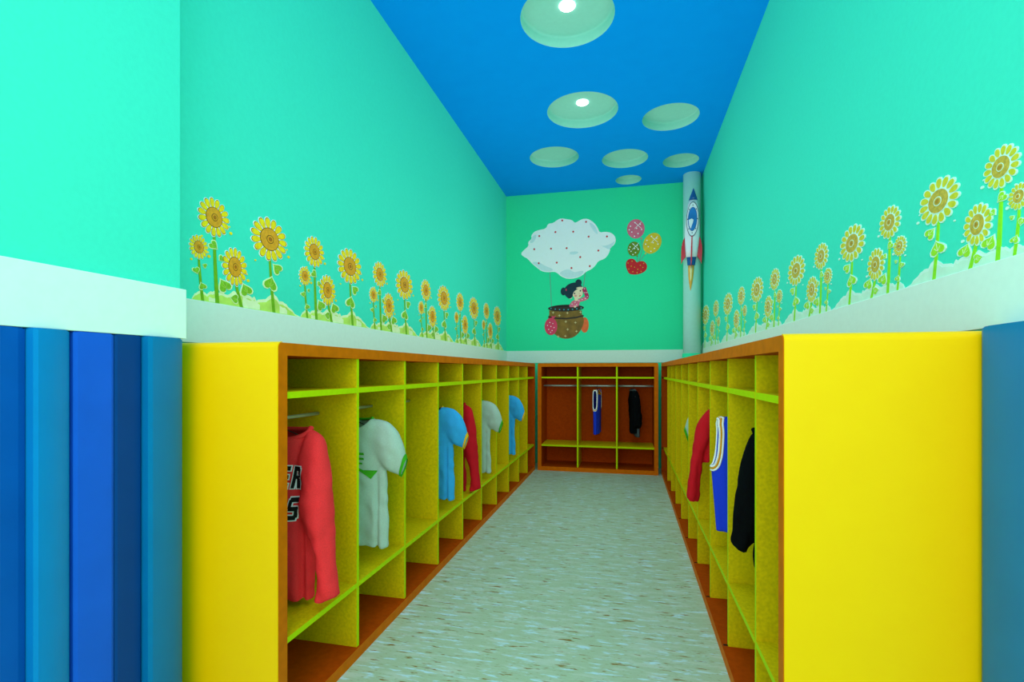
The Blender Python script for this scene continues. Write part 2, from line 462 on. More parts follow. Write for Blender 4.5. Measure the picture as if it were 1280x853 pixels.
def sunflower(kind, side, k):
    mp0 = left_strip if side == 'left' else right_strip
    mp = lambda s, v, off: mp0(s+k, v, off)
    (hs, hv), (rs, rv), fs, leaves = KIND[kind]
    where = (CL if side == 'left' else CLR)[k]
    foot = mp(fs, 0, 0)
    t = thing('sunflower_sticker', f'{WORD[kind]} on the {side} wall {where}', 'sunflower sticker', foot, f'sunflower stickers on the {side} wall')
    on_right = side == 'right'
    mt = lambda n: M[('f' if on_right else '')+n]
    # stem
    bm = bmesh.new(); w = (1.7 if kind != 'small' else 1.2)/SV
    mid = (hs*.7+fs*.3, hv*.45)
    P = []
    for i in range(9):
        q = i/8; a = (fs*(1-q)+mid[0]*q, mid[1]*q); b_ = (mid[0]*(1-q)+hs*q, mid[1]*(1-q)+(hv-rv*.4)*q)
        P.append((a[0]*(1-q)+b_[0]*q, a[1]*(1-q)+b_[1]*q, w*(1.5-.7*q)))
    flat(bm, [(p[0]-p[2], p[1]) for p in P]+[(p[0]+p[2], p[1]) for p in P[::-1]], .0022, mp)
    link('stem', bm, mt('stem'), t)
    # leaves
    for (ls, lv, sz, rot) in leaves:
        bm = bmesh.new()
        sz *= .9
        flat(bm, heart(ls, lv, sz, rot, 1.15), .0024, mp, 1)
        flat(bm, heart(ls, lv, sz, rot, .95), .0030, mp, 0)
        c, d = math.cos(rot), math.sin(rot)
        for vx, vy in ((0, 1), (.55, .35), (-.55, .35)):
            p0 = (0, -.35); p1 = (vx*.7, vy*.8-.1)
            R = lambda p: (ls+(p[0]*c-p[1]*d)*sz/SV, lv+(p[0]*d+p[1]*c)*sz)
            q = .035
            flat(bm, [R((p0[0]-q, p0[1])), R((p0[0]+q, p0[1])), R((p1[0]+q, p1[1])), R((p1[0]-q, p1[1]))], .0034, mp, 2)
        link('leaf', bm, [mt('leaf'), M['foutl'] if on_right else M['bankl'], mt('leafd')], t)
    # petals
    bm = bmesh.new(); n = 15; ph = random.random()
    def petal(a, r0, r1, wd):
        out = []
        for i in range(14):
            b = 2*PI*i/14
            r = (r0+r1)/2+(r1-r0)/2*math.cos(b); ww = wd*math.sin(b)*(1+.25*math.cos(b))
            out.append((hs+rs*(r*math.cos(a)-ww*math.sin(a)), hv+rv*(r*math.sin(a)+ww*math.cos(a))))
        return out
    flat(bm, ell((hs, hv), rs*.66, rv*.66), .0024, mp, 1)
    for i in range(n):
        a = 2*PI*(i+ph)/n
        flat(bm, petal(a, .45, 1.04 if on_right else 1.03, .158 if on_right else .150), .0026+.0001*(i % 2), mp, 1)
        if not on_right: flat(bm, petal(a, .47, 1.0, .143), .0030+.0001*(i % 2), mp, 2)
        flat(bm, petal(a, (.55 if on_right else .5), .965 if on_right else .965, .128 if on_right else .130), .0034+.0001*(i % 2), mp, 0)
    link('petals', bm, [mt('petal'), M['foutl'] if on_right else M['s_white'], M['outl']], t)
    bm = bmesh.new()
    R1 = .50
    flat(bm, ell((hs, hv), rs*R1*1.06, rv*R1*1.06, 28), .0038, mp, 1)
    flat(bm, ell((hs, hv), rs*R1, rv*R1, 28), .0042, mp, 0)
    flat(bm, ell((hs+rs*.02, hv), rs*.2, rv*.2, 20), .0046, mp, 1)
    flat(bm, ell((hs+rs*.02, hv), rs*.165, rv*.165, 20), .0050, mp, 0)
    flat(bm, ell((hs+rs*.02, hv), rs*.1, rv*.1, 16), .0054, mp, 2)
    link('seed_disc', bm, [mt('disc'), M['foutl'] if on_right else M['outl'], mt('disc2')], t)
    # loose pollen dots
    for ds, dv, r in ((1.12, -.55, 1.9), (1.02, -.22, 1.1), (-.75, -1.15, 1.2)):
        if k > 3: continue
        bm = bmesh.new(); flat(bm, ell((hs+rs*ds, hv+rv*dv), r/SV, r, 10), .0024, mp)
        link('pollen_dot', bm, mt('petal') if not on_right else M['foutl'], t)

BANK = [(-0.164, 0.2), (-0.164, 1.6), (-0.142, 8.1), (-0.12, 10.6), (-0.093, 13.6), (-0.07, 11.0), (-0.053, 8.9), (-0.024, 13.9), (0.011, 15.9), (0.041, 13.6), (0.072, 15.2), (0.111, 13.1), (0.159, 19.4), (0.185, 18.2), (0.218, 20.8), (0.254, 16.3), (0.292, 18.4), (0.327, 15.7), (0.348, 17.9), (0.369, 12.4), (0.419, 15.8), (0.463, 17.6), (0.501, 23.4), (0.539, 28.3), (0.567, 24.2), (0.594, 17.8), (0.634, 18.4), (0.675, 15.5), (0.724, 9.6), (0.767, 3.4), (0.827, 0.7), (.827, .2)]
def ragged(pts):
    r = random.Random(3); out = [pts[0]]
    for a, b in zip(pts, pts[1:]):
        if abs(b[0]-a[0]) > .01 and a[1] > 3:
            out.append((a[0]*.6+b[0]*.4, max(.4, a[1]*.6+b[1]*.4+r.uniform(-1.4, 1.4))))
        out.append(b)
    return out
BANK = ragged(BANK)
def bank(side, k):
    mp0 = left_strip if side == 'left' else right_strip
    mp = lambda s, v, off: mp0(s+k, v, off)
    on_right = side == 'right'
    where = (CL if side == 'left' else CLR)[k]
    t = thing('grass_sticker', f'{"pale mint" if on_right else "light green"} grass sticker on the {side} wall, {where}', 'grass sticker', mp(.3, 0, 0), f'grass bank stickers on the {side} wall')
    bm = bmesh.new(); flat(bm, BANK, .0012, mp)
    link('grass_edge', bm, M['foutl'] if on_right else M['bankl'], t)
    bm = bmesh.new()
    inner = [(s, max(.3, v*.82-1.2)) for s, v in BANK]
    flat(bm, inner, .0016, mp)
    link('grass', bm, M['fbank'] if on_right else M['bank'], t)
    if not on_right:
        for c0, c1, h in ((.24, .40, 14), (.60, .68, 12), (-.04, .03, 7)):
            bm = bmesh.new(); flat(bm, [(c0, 1), (c0, h), (c0*.6+c1*.4, h*.8), (c0*.3+c1*.7, h*.85), (c1, h*.55), (c1, 1)], .0019, mp)
            link('grass_highlight', bm, M['bankl'], t)
for side in ('left', 'right'):
    for k in range(6):
        bank(side, k)
        for kind in ('small', 'tall', 'short', 'broad'):
            if side == 'right' and k == 0 and kind == 'small':
                pass
            sunflower(kind, side, k)

# ------------------------------------------------------------------ back wall stickers
def wallmap(x, z, off): return Vector((x, YB-off, z))
U = .00205
def part_poly(name, polys, m, parent, off):
    bm = bmesh.new()
    for i, p in enumerate(polys): flat(bm, p, off+.0001*(i % 3), wallmap)
    return link(name, bm, m, parent)
def smoothpoly(pts, it=2):
    for _ in range(it):
        out = []
        n = len(pts)
        for i in range(n):
            a, b = pts[i], pts[(i+1) % n]
            out.append((a[0]*.75+b[0]*.25, a[1]*.75+b[1]*.25)); out.append((a[0]*.25+b[0]*.75, a[1]*.25+b[1]*.75))
        pts = out
    return pts
def line(pts, w):
    Lp, Rp = [], []
    for i, p in enumerate(pts):
        a = pts[max(0, i-1)]; b = pts[min(len(pts)-1, i+1)]
        dx, dz = b[0]-a[0], b[1]-a[1]; l = math.hypot(dx, dz)
        Lp.append((p[0]-dz/l*w, p[1]+dx/l*w)); Rp.append((p[0]+dz/l*w, p[1]-dx/l*w))
    return Lp+Rp[::-1]
def star(c, r):
    return [(c[0]+(r if k % 2 == 0 else r*.3)*math.cos(PI*k/4), c[1]+(r if k % 2 == 0 else r*.3)*math.sin(PI*k/4)) for k in range(8)]

cloud = [(-1.363, 2.742), (-1.32, 2.788), (-1.256, 2.836), (-1.267, 2.889), (-1.214, 2.928), (-1.224, 2.97), (-1.182, 3.02), (-1.129, 3.037), (-1.024, 3.051), (-1.003, 3.112), (-0.93, 3.117), (-0.878, 3.155), (-0.827, 3.172), (-0.755, 3.153), (-0.693, 3.142), (-0.653, 3.099), (-0.612, 3.117), (-0.561, 3.144), (-0.49, 3.143), (-0.43, 3.104), (-0.39, 3.061), (-0.36, 3.009), (-0.34, 2.957), (-0.27, 2.963), (-0.201, 2.948), (-0.152, 2.905), (-0.136, 2.844), (-0.162, 2.785), (-0.211, 2.758), (-0.211, 2.717), (-0.241, 2.659), (-0.28, 2.62), (-0.36, 2.594), (-0.39, 2.545), (-0.44, 2.496), (-0.511, 2.469), (-0.561, 2.42), (-0.642, 2.389), (-0.745, 2.383), (-0.827, 2.417), (-0.878, 2.465), (-0.92, 2.487), (-1.003, 2.481), (-1.087, 2.499), (-1.15, 2.55), (-1.214, 2.605), (-1.267, 2.67), (-1.331, 2.705)]
dots = [(-1.116, 2.959), (-0.905, 2.998), (-0.675, 2.988), (-0.478, 2.913), (-0.249, 2.901), (-1.182, 2.791), (-0.962, 2.787), (-0.759, 2.782), (-0.356, 2.729), (-0.585, 2.658), (-1.123, 2.605), (-0.887, 2.601), (-0.697, 2.523), (-0.464, 2.536), (-0.816, 3.141), (-0.511, 3.104)]
t = thing('cloud_balloon_sticker', 'wall sticker of a girl riding a woven basket under a white cloud with red dots', 'wall sticker', (-.77, YB, 2.4))
part_poly('rope', [line([(-0.978, 2.5), (-0.968, 2.3), (-0.955, 2.03)], .0035)], M['string'], t, .001)
part_poly('rope', [line([(-0.517, 2.49), (-0.53, 2.38), (-0.555, 2.2)], .0045)], M['string'], t, .001)
cl = part_poly('cloud', [smoothpoly(cloud, 1)], M['s_white'], t, .002)
for p in (
    [(-.86, 2.47), (-.74, 2.52), (-.66, 2.46), (-.6, 2.48), (-.53, 2.48), (-.57, 2.42), (-.645, 2.398), (-.745, 2.392), (-.82, 2.425)],
    [(-1.22, 2.63), (-1.12, 2.62), (-1.03, 2.56), (-.95, 2.53), (-.93, 2.5), (-1.0, 2.488), (-1.08, 2.507), (-1.15, 2.56)],
    [(-.145, 2.85), (-.2, 2.8), (-.3, 2.78), (-.34, 2.8), (-.25, 2.75), (-.22, 2.73), (-.17, 2.79)],
    [(-.4, 3.05), (-.37, 2.98), (-.36, 2.93), (-.4, 2.96), (-.46, 3.05), (-.47, 3.1)],
    [(-.72, 2.73), (-.63, 2.735), (-.6, 2.715), (-.66, 2.69), (-.72, 2.70)],
    [(-1.25, 2.88), (-1.2, 2.87), (-1.16, 2.93), (-1.15, 2.99), (-1.21, 2.96), (-1.21, 2.93)]):
    part_poly('cloud_shading', [smoothpoly(p, 2)], M['s_grey'], cl, .0026)
part_poly('red_dots', [ell(d, .0125, .0125, 10) for d in dots], M['dotred'], cl, .0034)
bal = part_poly('balloon', [ell((-.529, 1.788), .052, .098, 24)], M['porange'], t, .0016); bal['label'] = 'orange balloon'
bk = part_poly('basket', [smoothpoly([(-0.989, 1.994), (-0.982, 1.953), (-0.989, 1.912), (-1.001, 1.86), (-0.987, 1.777), (-0.926, 1.683), (-0.847, 1.628), (-0.755, 1.612), (-0.663, 1.634), (-0.591, 1.698), (-0.551, 1.779), (-0.535, 1.849), (-0.551, 1.901), (-0.567, 1.942), (-0.561, 1.982)], 1)], M['basket'], t, .003)
part_poly('band', [[(-0.997, 1.914), (-0.889, 1.893), (-0.765, 1.885), (-0.642, 1.895), (-0.541, 1.917), (-0.541, 1.898), (-0.642, 1.874), (-0.765, 1.865), (-0.889, 1.872), (-0.997, 1.891)]], M['basketd'], bk, .0036)
part_poly('stars', [star(c, .02) for c in [(-0.934, 1.956), (-0.749, 1.947), (-0.581, 1.952), (-0.852, 1.916), (-0.769, 1.836), (-0.646, 1.821), (-0.745, 1.735), (-0.632, 1.709), (-0.868, 1.645), (-0.775, 1.65)]], M['stard'], bk, .0036)
part_poly('rim', [ell((-.769, 2.010), .232, .044, 32)], M['basketd'], bk, .0034)
part_poly('rim_opening', [ell((-.769, 2.036), .18, .012, 28)], M['rimdark'], bk, .0038)
part_poly('rim_beads', [ell(c, .0085, .0085, 10) for c in [(-0.962, 2.012), (-0.905, 2.0), (-0.85, 1.994), (-0.794, 1.991), (-0.738, 1.99), (-0.683, 1.992), (-0.628, 1.997), (-0.573, 2.006)]], M['tealdot'], bk, .0040)
pb = part_poly('balloon', [ell((-.962, 1.777), .083, .112, 28)], M['hotpink'], t, .0040); pb['label'] = 'hot pink balloon'
part_poly('knot', [[(-.95, 1.885), (-.955, 1.915), (-.925, 1.905), (-.9, 1.918), (-.905, 1.9), (-.925, 1.88)]], M['hotpink'], pb, .0042)
part_poly('white_dots', [ell((-.962+a*.05, 1.777+b*.075), .006, .006, 8) for a, b in ((-.9, .2), (-.3, .7), (.5, .5), (.0, 0), (.8, -.2), (-.6, -.5), (.3, -.7), (-.1, -1))], M['s_white'], pb, .0046)
g = part_poly('girl', [smoothpoly(p, 1) for p in ([(-0.735, 2.02), (-0.704, 2.079), (-0.673, 2.108), (-0.642, 2.103), (-0.612, 2.123), (-0.585, 2.101), (-0.602, 2.03), (-0.653, 2.02)], [(-0.622, 2.115), (-0.551, 2.137), (-0.504, 2.164), (-0.476, 2.143), (-0.492, 2.111), (-0.577, 2.085), (-.64, 2.08)])], M['pink'], t, .0044)
part_poly('sleeve', [[(-0.565, 2.252), (-0.517, 2.274), (-0.474, 2.159), (-0.484, 2.119), (-0.517, 2.144)]], M['magenta'], g, .0052)
part_poly('neck', [[(-0.659, 2.14), (-0.612, 2.139), (-0.614, 2.1), (-0.653, 2.097)]], M['skin'], g, .0050)
part_poly('face', [ell((-.618, 2.198), .066, .072, 24), ell((-.708, 2.144), .019, .017, 12, .5)], M['skin'], g, .0056)
part_poly('hair', [smoothpoly([(-0.79, 2.194), (-0.786, 2.266), (-0.745, 2.311), (-0.673, 2.337), (-0.612, 2.327), (-0.561, 2.292), (-0.557, 2.251), (-0.612, 2.253), (-0.659, 2.226), (-0.679, 2.19), (-0.683, 2.15), (-0.72, 2.126), (-0.761, 2.152)], 1), ell((-.8, 2.225), .036, .05, 18), ell((-.606, 2.331), .04, .042, 18)], M['hair'], g, .0064)
part_poly('hair_tie', [ell((-.765, 2.245), .008, .016, 8)], M['hotpink'], g, .0070)
part_poly('eye', [ell((-.657, 2.194), .009, .011, 12)], M['hair'], g, .0066)
part_poly('eye', [ell((-.583, 2.226), .009, .011, 12)], M['hair'], g, .0066)
part_poly('cheek', [ell((-.645, 2.163), .02, .014, 12)], M['cheek'], g, .0064)
part_poly('mouth', [ell((-.588, 2.162), .014, .007, 12, .5)], M['dotred'], g, .0066)
part_poly('nose', [ell((-.597, 2.192), .006, .005, 8)], M['cheek'], g, .0066)
part_poly('hand', [smoothpoly([(-0.648, 2.26), (-0.602, 2.277), (-0.545, 2.273), (-0.545, 2.249), (-0.591, 2.244)], 1)], M['skin'], g, .0072)
part_poly('hand', [smoothpoly([(-0.667, 2.034), (-0.632, 2.038), (-0.638, 2.013), (-0.663, 2.012)], 1)], M['skin'], g, .0056)
part_poly('white_dots', [ell(c, .006, .006, 8) for c in ((-.69, 2.06), (-.65, 2.08), (-.63, 2.05), (-.6, 2.10), (-.56, 2.115), (-.52, 2.125), (-.53, 2.25), (-.5, 2.20), (-.525, 2.2), (-.495, 2.15))], M['s_white'], g, .0056)

t = thing('balloon_bunch_sticker', 'wall sticker of pink, yellow and green balloons tied to a red heart', 'wall sticker', (.13, YB, 2.7))
def sballoon(lab, c, rx, rz, rot, m, knot, string):
    part_poly('string', [line(string, .0035)], M['string'], t, .001)
    b = part_poly('balloon', [ell(c, rx, rz, 28, rot)], m, t, .0018); b['label'] = lab
    kx, kz = knot
    part_poly('knot', [[(kx-.012, kz-.01), (kx, kz+.014), (kx+.013, kz-.008)]], m, b, .0022)
    part_poly('white_dots', [ell((c[0]+a*rx, c[1]+d*rz), .008, .008, 8) for a, d in ((-.6, .3), (-.1, .65), (.5, .45), (.65, -.1), (.1, .05), (-.45, -.3), (.25, -.5), (-.15, -.75), (-.75, -.05))], M['s_white'], b, .0026)
    hx, hz = c[0]+rx*.25, c[1]+rz*.35
    part_poly('sparkle', [line([(hx-.04, hz-.04), (hx+.04, hz+.04)], .0025), line([(hx-.04, hz+.04), (hx+.04, hz-.04)], .0025)], M['s_white'], b, .0028)
sballoon('pink balloon', (.105, 2.975), .107, .121, .1, M['pink'], (.173, 2.852), [(.173, 2.855), (.188, 2.736), (.14, 2.555)])
sballoon('yellow balloon', (.303, 2.784), .105, .133, -.45, M['pyellow'], (.222, 2.662), [(.222, 2.658), (.14, 2.555)])
sballoon('olive green balloon', (.082, 2.725), .077, .092, 0, M['pgreen'], (.121, 2.636), [(.121, 2.64), (.131, 2.555)])
h = part_poly('heart', [smoothpoly([(0.024, 2.415), (-0.001, 2.466), (-0.017, 2.517), (-0.013, 2.571), (0.018, 2.601), (0.063, 2.607), (0.098, 2.585), (0.117, 2.551), (0.15, 2.569), (0.198, 2.568), (0.232, 2.537), (0.244, 2.491), (0.223, 2.444), (0.165, 2.413), (0.092, 2.402)], 1)], M['pheart'], t, .0022)
part_poly('dots', [ell((.11+a*.1, 2.49+b*.07), .006, .006, 8) for a, b in ((-1, .9), (-.6, .3), (-.9, -.2), (-.4, -.7), (-.2, .1), (.2, -.3), (.5, .4), (.8, 0), (.6, -.7), (-.5, 1.2), (.9, .7), (.1, -.9))], M['pyellow'], h, .0028)

# ------------------------------------------------------------------ rocket relief on the column
P = .00957
dirv = Vector((-.119, -.993, 0))
ro = Vector((cx, cy, 2.722))+dirv*(cr+.002)
t = thing('rocket_wall_decoration', 'white and blue toy rocket relief with red fins mounted on the round column', 'rocket', ro)
t.rotation_euler = (0, .028, -.12)
def rz(y): return (299.6-y)*P*.972
def relief(name, rows, m, depth=.6, y0=0.0, parent=t, smooth=True, xoff=0):
    """rows: (picture height, half width); flat back, rounded front"""
    bm = bmesh.new(); rings = []
    for yy, hw in rows:
        hw = max(hw*P, .0006); r = []
        for k in range(11):
            a = PI*k/10; r.append((xoff-hw*math.cos(a), -y0-min(hw*depth, .05)*math.sin(a), rz(yy)))
        r.append((xoff+hw, 0, rz(yy))); r.append((xoff-hw, 0, rz(yy)))
        rings.append(r)
    loft(bm, rings)
    return link(name, fixn(bm), m, parent, smooth, loc=(0, 0, 0))
relief('body', [(251.4, 5), (258, 6.1), (266, 7.1), (276, 8.1), (286, 8.7), (294, 8.8), (304, 8.3), (312, 7.6), (322, 6.5)], M['r_white'], .62)
relief('nose_cone', [(236, .1), (238, .9), (242, 2.2), (247, 3.9), (251.4, 5.2)], M['r_blue'], .66)
relief('engine_band', [(322, 6.3), (322.5, 5.2), (328, 4.7), (331.5, 4.4), (332, 3.6)], M['r_blue'], .62)
relief('flame', [(332, 3.4), (338, 3.3), (346, 2.8), (354, 1.8), (360, .8), (363.5, .1)], M['r_flame'], .6)
relief('flame_core', [(333, 1.5), (340, 1.3), (348, .8), (352, .1)], M['r_flame2'], .5, .0155)
def fin(sg):
    bm = bmesh.new()
    pts = [(8.4, 297), (10.2, 301), (11.6, 308), (12.0, 316), (11.6, 330.5), (9.4, 325), (6.6, 321), (7.6, 312), (8.3, 304)]
    prism(bm, [(sg*a*P, rz(b)) for a, b in pts], lambda p, d: Vector((p[0], -d, p[1])), 0, .02)
    bmesh.ops.bevel(bm, geom=[e for e in bm.edges if all(v.co.y < -.019 for v in e.verts)], offset=.004, segments=2, affect='EDGES')
    link('fin', fixn(bm), M['r_red'], t, loc=(0, 0, 0))
fin(-1); fin(1)
bm = bmesh.new(); prism(bm, [(p[0]*P, rz(p[1])) for p in ((-.5, 296), (.5, 296), (.8, 312), (.7, 326), (0, 336), (-.7, 326), (-.8, 312))], lambda p, d: Vector((p[0], -d, p[1])), .02, .056)
o = link('fin', fixn(bm), M['r_red'], t, loc=(0, 0, 0)); o['label'] = 'thin middle fin'
bm = bmesh.new()
def disc2(bm, cz, rx, rzz, y0, y1, mi=0, n=28, xo=0):
    prism(bm, [(xo+rx*P*math.cos(2*PI*k/n), rz(cz)+rzz*P*math.sin(2*PI*k/n)) for k in range(n)], lambda p, d: Vector((p[0], -d, p[1])), y0, y1, mi)
disc2(bm, 276, 7.0, 21, .03, .0535, 1); disc2(bm, 276, 6.4, 20, .03, .056, 0)
for k in range(8):
    a = 2*PI*(k+.5)/8+PI/8
    disc2(bm, 276-17*math.sin(a), .5, .8, .05, .058, 1, 8, 5.6*P*math.cos(a))
pt = link('porthole', fixn(bm), [M['r_white'], M['r_dark']], t, loc=(0, 0, 0))
bm = bmesh.new(); disc2(bm, 276, 5.2, 14.4, .05, .0585, 1); disc2(bm, 276, 4.6, 13.6, .05, .060, 0)
link('glass', fixn(bm), [M['r_sky'], M['r_blue']], pt, loc=(0, 0, 0))
bm = bmesh.new()
prism(bm, [(a*P, rz(b)) for a, b in ((-4.4, 277), (-1, 275.5), (1.2, 277), (.4, 281), (-.6, 284), (-1.6, 288), (-3.6, 284))], lambda p, d: Vector((p[0], -d, p[1])), .055, .0612)
link('reflection_print', fixn(bm), M['r_white'], pt, loc=(0, 0, 0))

# ------------------------------------------------------------------ clothes
def se(a, n=2.6):
    c, s = math.cos(a), math.sin(a)
    return math.copysign(abs(c)**(2/n), c), math.copysign(abs(s)**(2/n), s)
def body_surf(length, half, depth, seed, flare=.0, folds=.007, neck=.09):
    r = random.Random(seed); ph = [r.uniform(0, 6.28) for _ in range(4)]
    def hw(z):                                   # half width by depth below the neck
        if z < .035: q = z/.035; return neck+(half-.02-neck)*q**.55
        if z < .2: return half-.02+.012*(z-.035)/.165
        return half-.008+(flare+.008)*(z-.2)/(length-.2)
    def dp(z):
        if z < .05: return .028+(depth-.028)*(z/.05)**.7
        return depth*(1-.15*(z/length))
    def surf(a, z):
        cx_, sx = se(a)
        q = max(0, (z-.12)/(length-.12))
        f = folds*q*(math.sin(5*a+ph[0]+2*z)+.8*math.sin(9*a+ph[1]-3*z)+.5*math.sin(13*a+ph[2]))
        return Vector((cx_*(hw(z)+f*.4), sx*(dp(z)+f), -z))
    return surf
SLEEVE = {   # rows of outer x, z, inner x, z, half thickness, forward shift (right side, mirrored for the left)
    'short': [(.14, -.008, .130, -.20, .040, 0), (.200, -.022, .176, -.236, .046, .002), (.243, -.058, .205, -.246, .047, .006), (.2715, -.11, .236, -.258, .033, .004), (.291, -.19, .264, -.270, .017, 0)],
    'long': [(.12, -.010, .08, -.20, .044, 0), (.172, -.034, .10, -.22, .052, .006), (.192, -.11, .098, -.28, .056, .012), (.205, -.20, .085, -.328, .058, .018), (.2215, -.37, .145, -.41, .048, .022), (.232, -.50, .166, -.53, .040, .02), (.245, -.615, .154, -.645, .040, .02)],
    'coat': [(.10, -.008, .06, -.18, .044, 0), (.128, -.016, .07, -.22, .052, .004), (.152, -.085, .078, -.25, .056, .01), (.169, -.17, .085, -.28, .056, .014), (.187, -.28, .095, -.33, .054, .018), (.198, -.38, .112, -.41, .05, .02), (.202, -.425, .148, -.462, .046, .02)],
    'jacket': [(.10, -.008, .09, -.16, .044, 0), (.142, -.012, .13, -.20, .05, 0), (.194, -.088, .155, -.245, .05, .004), (.211, -.146, .165, -.27, .048, .006), (.233, -.295, .172, -.31, .044, .008), (.258, -.48, .176, -.49, .044, .01), (.262, -.51, .188, -.54, .042, .01)],
}
def garment_bm(length=.6, half=.2, depth=.05, seed=1, sleeve='short', flare=0, folds=.007, spread=1.0, slen=.58, hood=False):
    surf = body_surf(length, half, depth, seed, flare, folds)
    bm = bmesh.new(); n = 64; m_ = 40
    loft(bm, [[surf(2*PI*k/n, length*(i/m_)**1.0 if i else 0) for k in range(n)] for i in range(m_+1)])
    r = random.Random(seed+5)
    ends = []
    for sg in (-1, 1):
        if sleeve == 'none': break
        rows = SLEEVE[sleeve]; path = []
        for i in range(len(rows)-1):
            for q in (0, .25, .5, .75): path.append([a_*(1-q)+b_*q for a_, b_ in zip(rows[i], rows[i+1])])
        path.append(list(rows[-1]))
        for _ in range(2):
            path = [path[0]]+[[(a_+2*b_+c_)/4 for a_, b_, c_ in zip(path[i-1], path[i], path[i+1])] for i in range(1, len(path)-1)]+[path[-1]]
        rings = []; p1, p2 = r.uniform(0, 6), r.uniform(0, 6)
        for i, (ox, oz, ix, iz, rb, yo) in enumerate(path):      # outer edge, inner edge, half thickness, forward shift
            q = i/(len(path)-1); ring = []
            mx, mz, ex, ez = (ox+ix)/2, (oz+iz)/2, (ox-ix)/2, (oz-iz)/2
            for k in range(32):
                an = 2*PI*k/32; c_, s_ = se(an, 2.2)
                w = 1+(.10*q)*math.sin(3*an+p1+4*q)+(.08*q)*math.sin(5*an+p2-5*q)
                ring.append(Vector((sg*(mx+ex*c_), -yo+s_*rb*w, mz+ez*c_)))
            rings.append(ring)
        loft(bm, rings); ends.append(rings[-2:])
    if hood:
        rings = []
        for i in range(9):
            a = PI*i/8
            rings.append([Vector((.085*math.sin(a)**.6*math.cos(2*PI*k/20)+.0, .05+.05*math.sin(2*PI*k/20)*math.sin(a)**.6, -.13+.075*(1-math.cos(a)))) for k in range(20)])
        loft(bm, rings)
    bmesh.ops.recalc_face_normals(bm, faces=bm.faces)
    return bm, surf, ends
def voxel(bm, size=.0075):
    me = bpy.data.meshes.new('cloth'); bm.to_mesh(me); bm.free()
    o = bpy.data.objects.new('cloth', me); COL.objects.link(o)
    md = o.modifiers.new('r', 'REMESH'); md.mode = 'VOXEL'; md.voxel_size = size
    sm = o.modifiers.new('s', 'SMOOTH'); sm.factor = .5; sm.iterations = 4
    dg = bpy.context.evaluated_depsgraph_get(); dg.update()
    me2 = bpy.data.meshes.new_from_object(o.evaluated_get(dg))
    bpy.data.objects.remove(o); bpy.data.meshes.remove(me)
    out = bmesh.new(); out.from_mesh(me2); bpy.data.meshes.remove(me2)
    return out
NW = .118
def neckline(th, depth, front, back=.012):
    c, sn = math.cos(th), math.sin(th)
    return Vector((NW*c, -sn*depth*.78, -(front if sn > 0 else back)*abs(sn)**.8-.004))
def finish(bm, length, depth, seed, front, half):
    """open the neck and the hem of the closed cloth shell and crease it"""
    off = Vector((seed*3.1, seed*1.7, 0))
    bm.normal_update()
    for v in bm.verts:
        q = min(1, max(0, (-v.co.z-.04)/.25))
        p = v.co
        n = mnoise.noise(Vector((p.x*19, p.y*13, p.z*2.6))+off)*.015*q
        n += mnoise.noise(Vector((p.x*22+p.z*14, p.y*20, p.z*16-p.x*10))+off*2)*.007*(.35+.65*q)
        n *= min(1, max(0, (.285-abs(p.x))/.05))
        hx = .80*half; g = math.exp(-((abs(p.x)-hx)/.0075)**2)*min(1, max(0, (-p.z-.22)/.1)) if p.y < 0 else 0
        v.co = p+v.normal*(n-.013*g)
    dead = []
    for v in bm.verts:
        x, y, z = v.co
        if abs(x) < NW and z > -.1:
            t_ = min(1, max(0, .5-y/(2*depth)))
            zc = -math.sqrt(1-(x/NW)**2)*(.012*(1-t_)+front*t_)-.004
            if z > zc: v.co.z = zc; dead.append(v)
    dead = set(dead)
    kill = [f for f in bm.faces if all(v in dead for v in f.verts) and abs(f.normal.y) < .8 or (f.normal.z < -.75 and f.calc_center_median().z < -length+.014)]
    bmesh.ops.delete(bm, geom=kill, context='FACES')
    return bm

CACHE = {}
def put(name, bm, m, parent, smooth=True):
    return link(name, bm, m, parent, smooth, loc=(0, 0, 0))
def hanger(label, x, y, z, rail_z, rot=0):
    t = thing('clothes_hanger', label, 'clothes hanger', (x, y, rail_z), 'clothes hangers')
    t.rotation_euler = (0, 0, rot)
    bm = bmesh.new(); r = .0155; pts = []
    for k in range(11):
        a = -.5+(PI+.7)*k/10
        pts.append((r*math.cos(a), 0, r*math.sin(a)-.004))
    pts += [(-.012, 0, -.02), (0, 0, -.03), (0, 0, z-rail_z-.01)]
    tube(bm, pts, .0022, 8)
    put('hook', bm, M['wire'], t)
    bm = bmesh.new(); zz = z-rail_z-.01
    tube(bm, [(0, 0, zz), (.08, 0, zz-.028), (.15, 0, zz-.075), (.148, 0, zz-.085), (0, 0, zz-.085), (-.148, 0, zz-.085), (-.15, 0, zz-.075), (-.08, 0, zz-.028)], .0022, 8, closed=True)
    put('hanger_bar', bm, M['wire'], t)
def ring_trim(rings, m, parent, name='cuff', grow=.0035):
    bm = bmesh.new(); c = []
    last = []
    for r in rings:
        cen = sum(r, Vector())/len(r)
        last.append([p+(p-cen).normalized()*grow for p in r])
    d = sum(last[-1], Vector())/32-sum(last[-2], Vector())/32
    last.append([p+d.normalized()*.004 for p in last[-1]])
    loft(bm, last, False, False)
    return put(name, fixn(bm), m, parent)
def collar(m, parent, depth=.05, front=.05, r=.0065):
    bm = bmesh.new()
    tube(bm, [neckline(2*PI*k/36, depth, front) for k in range(36)], r, 8, closed=True)
    put('collar', bm, m, parent)
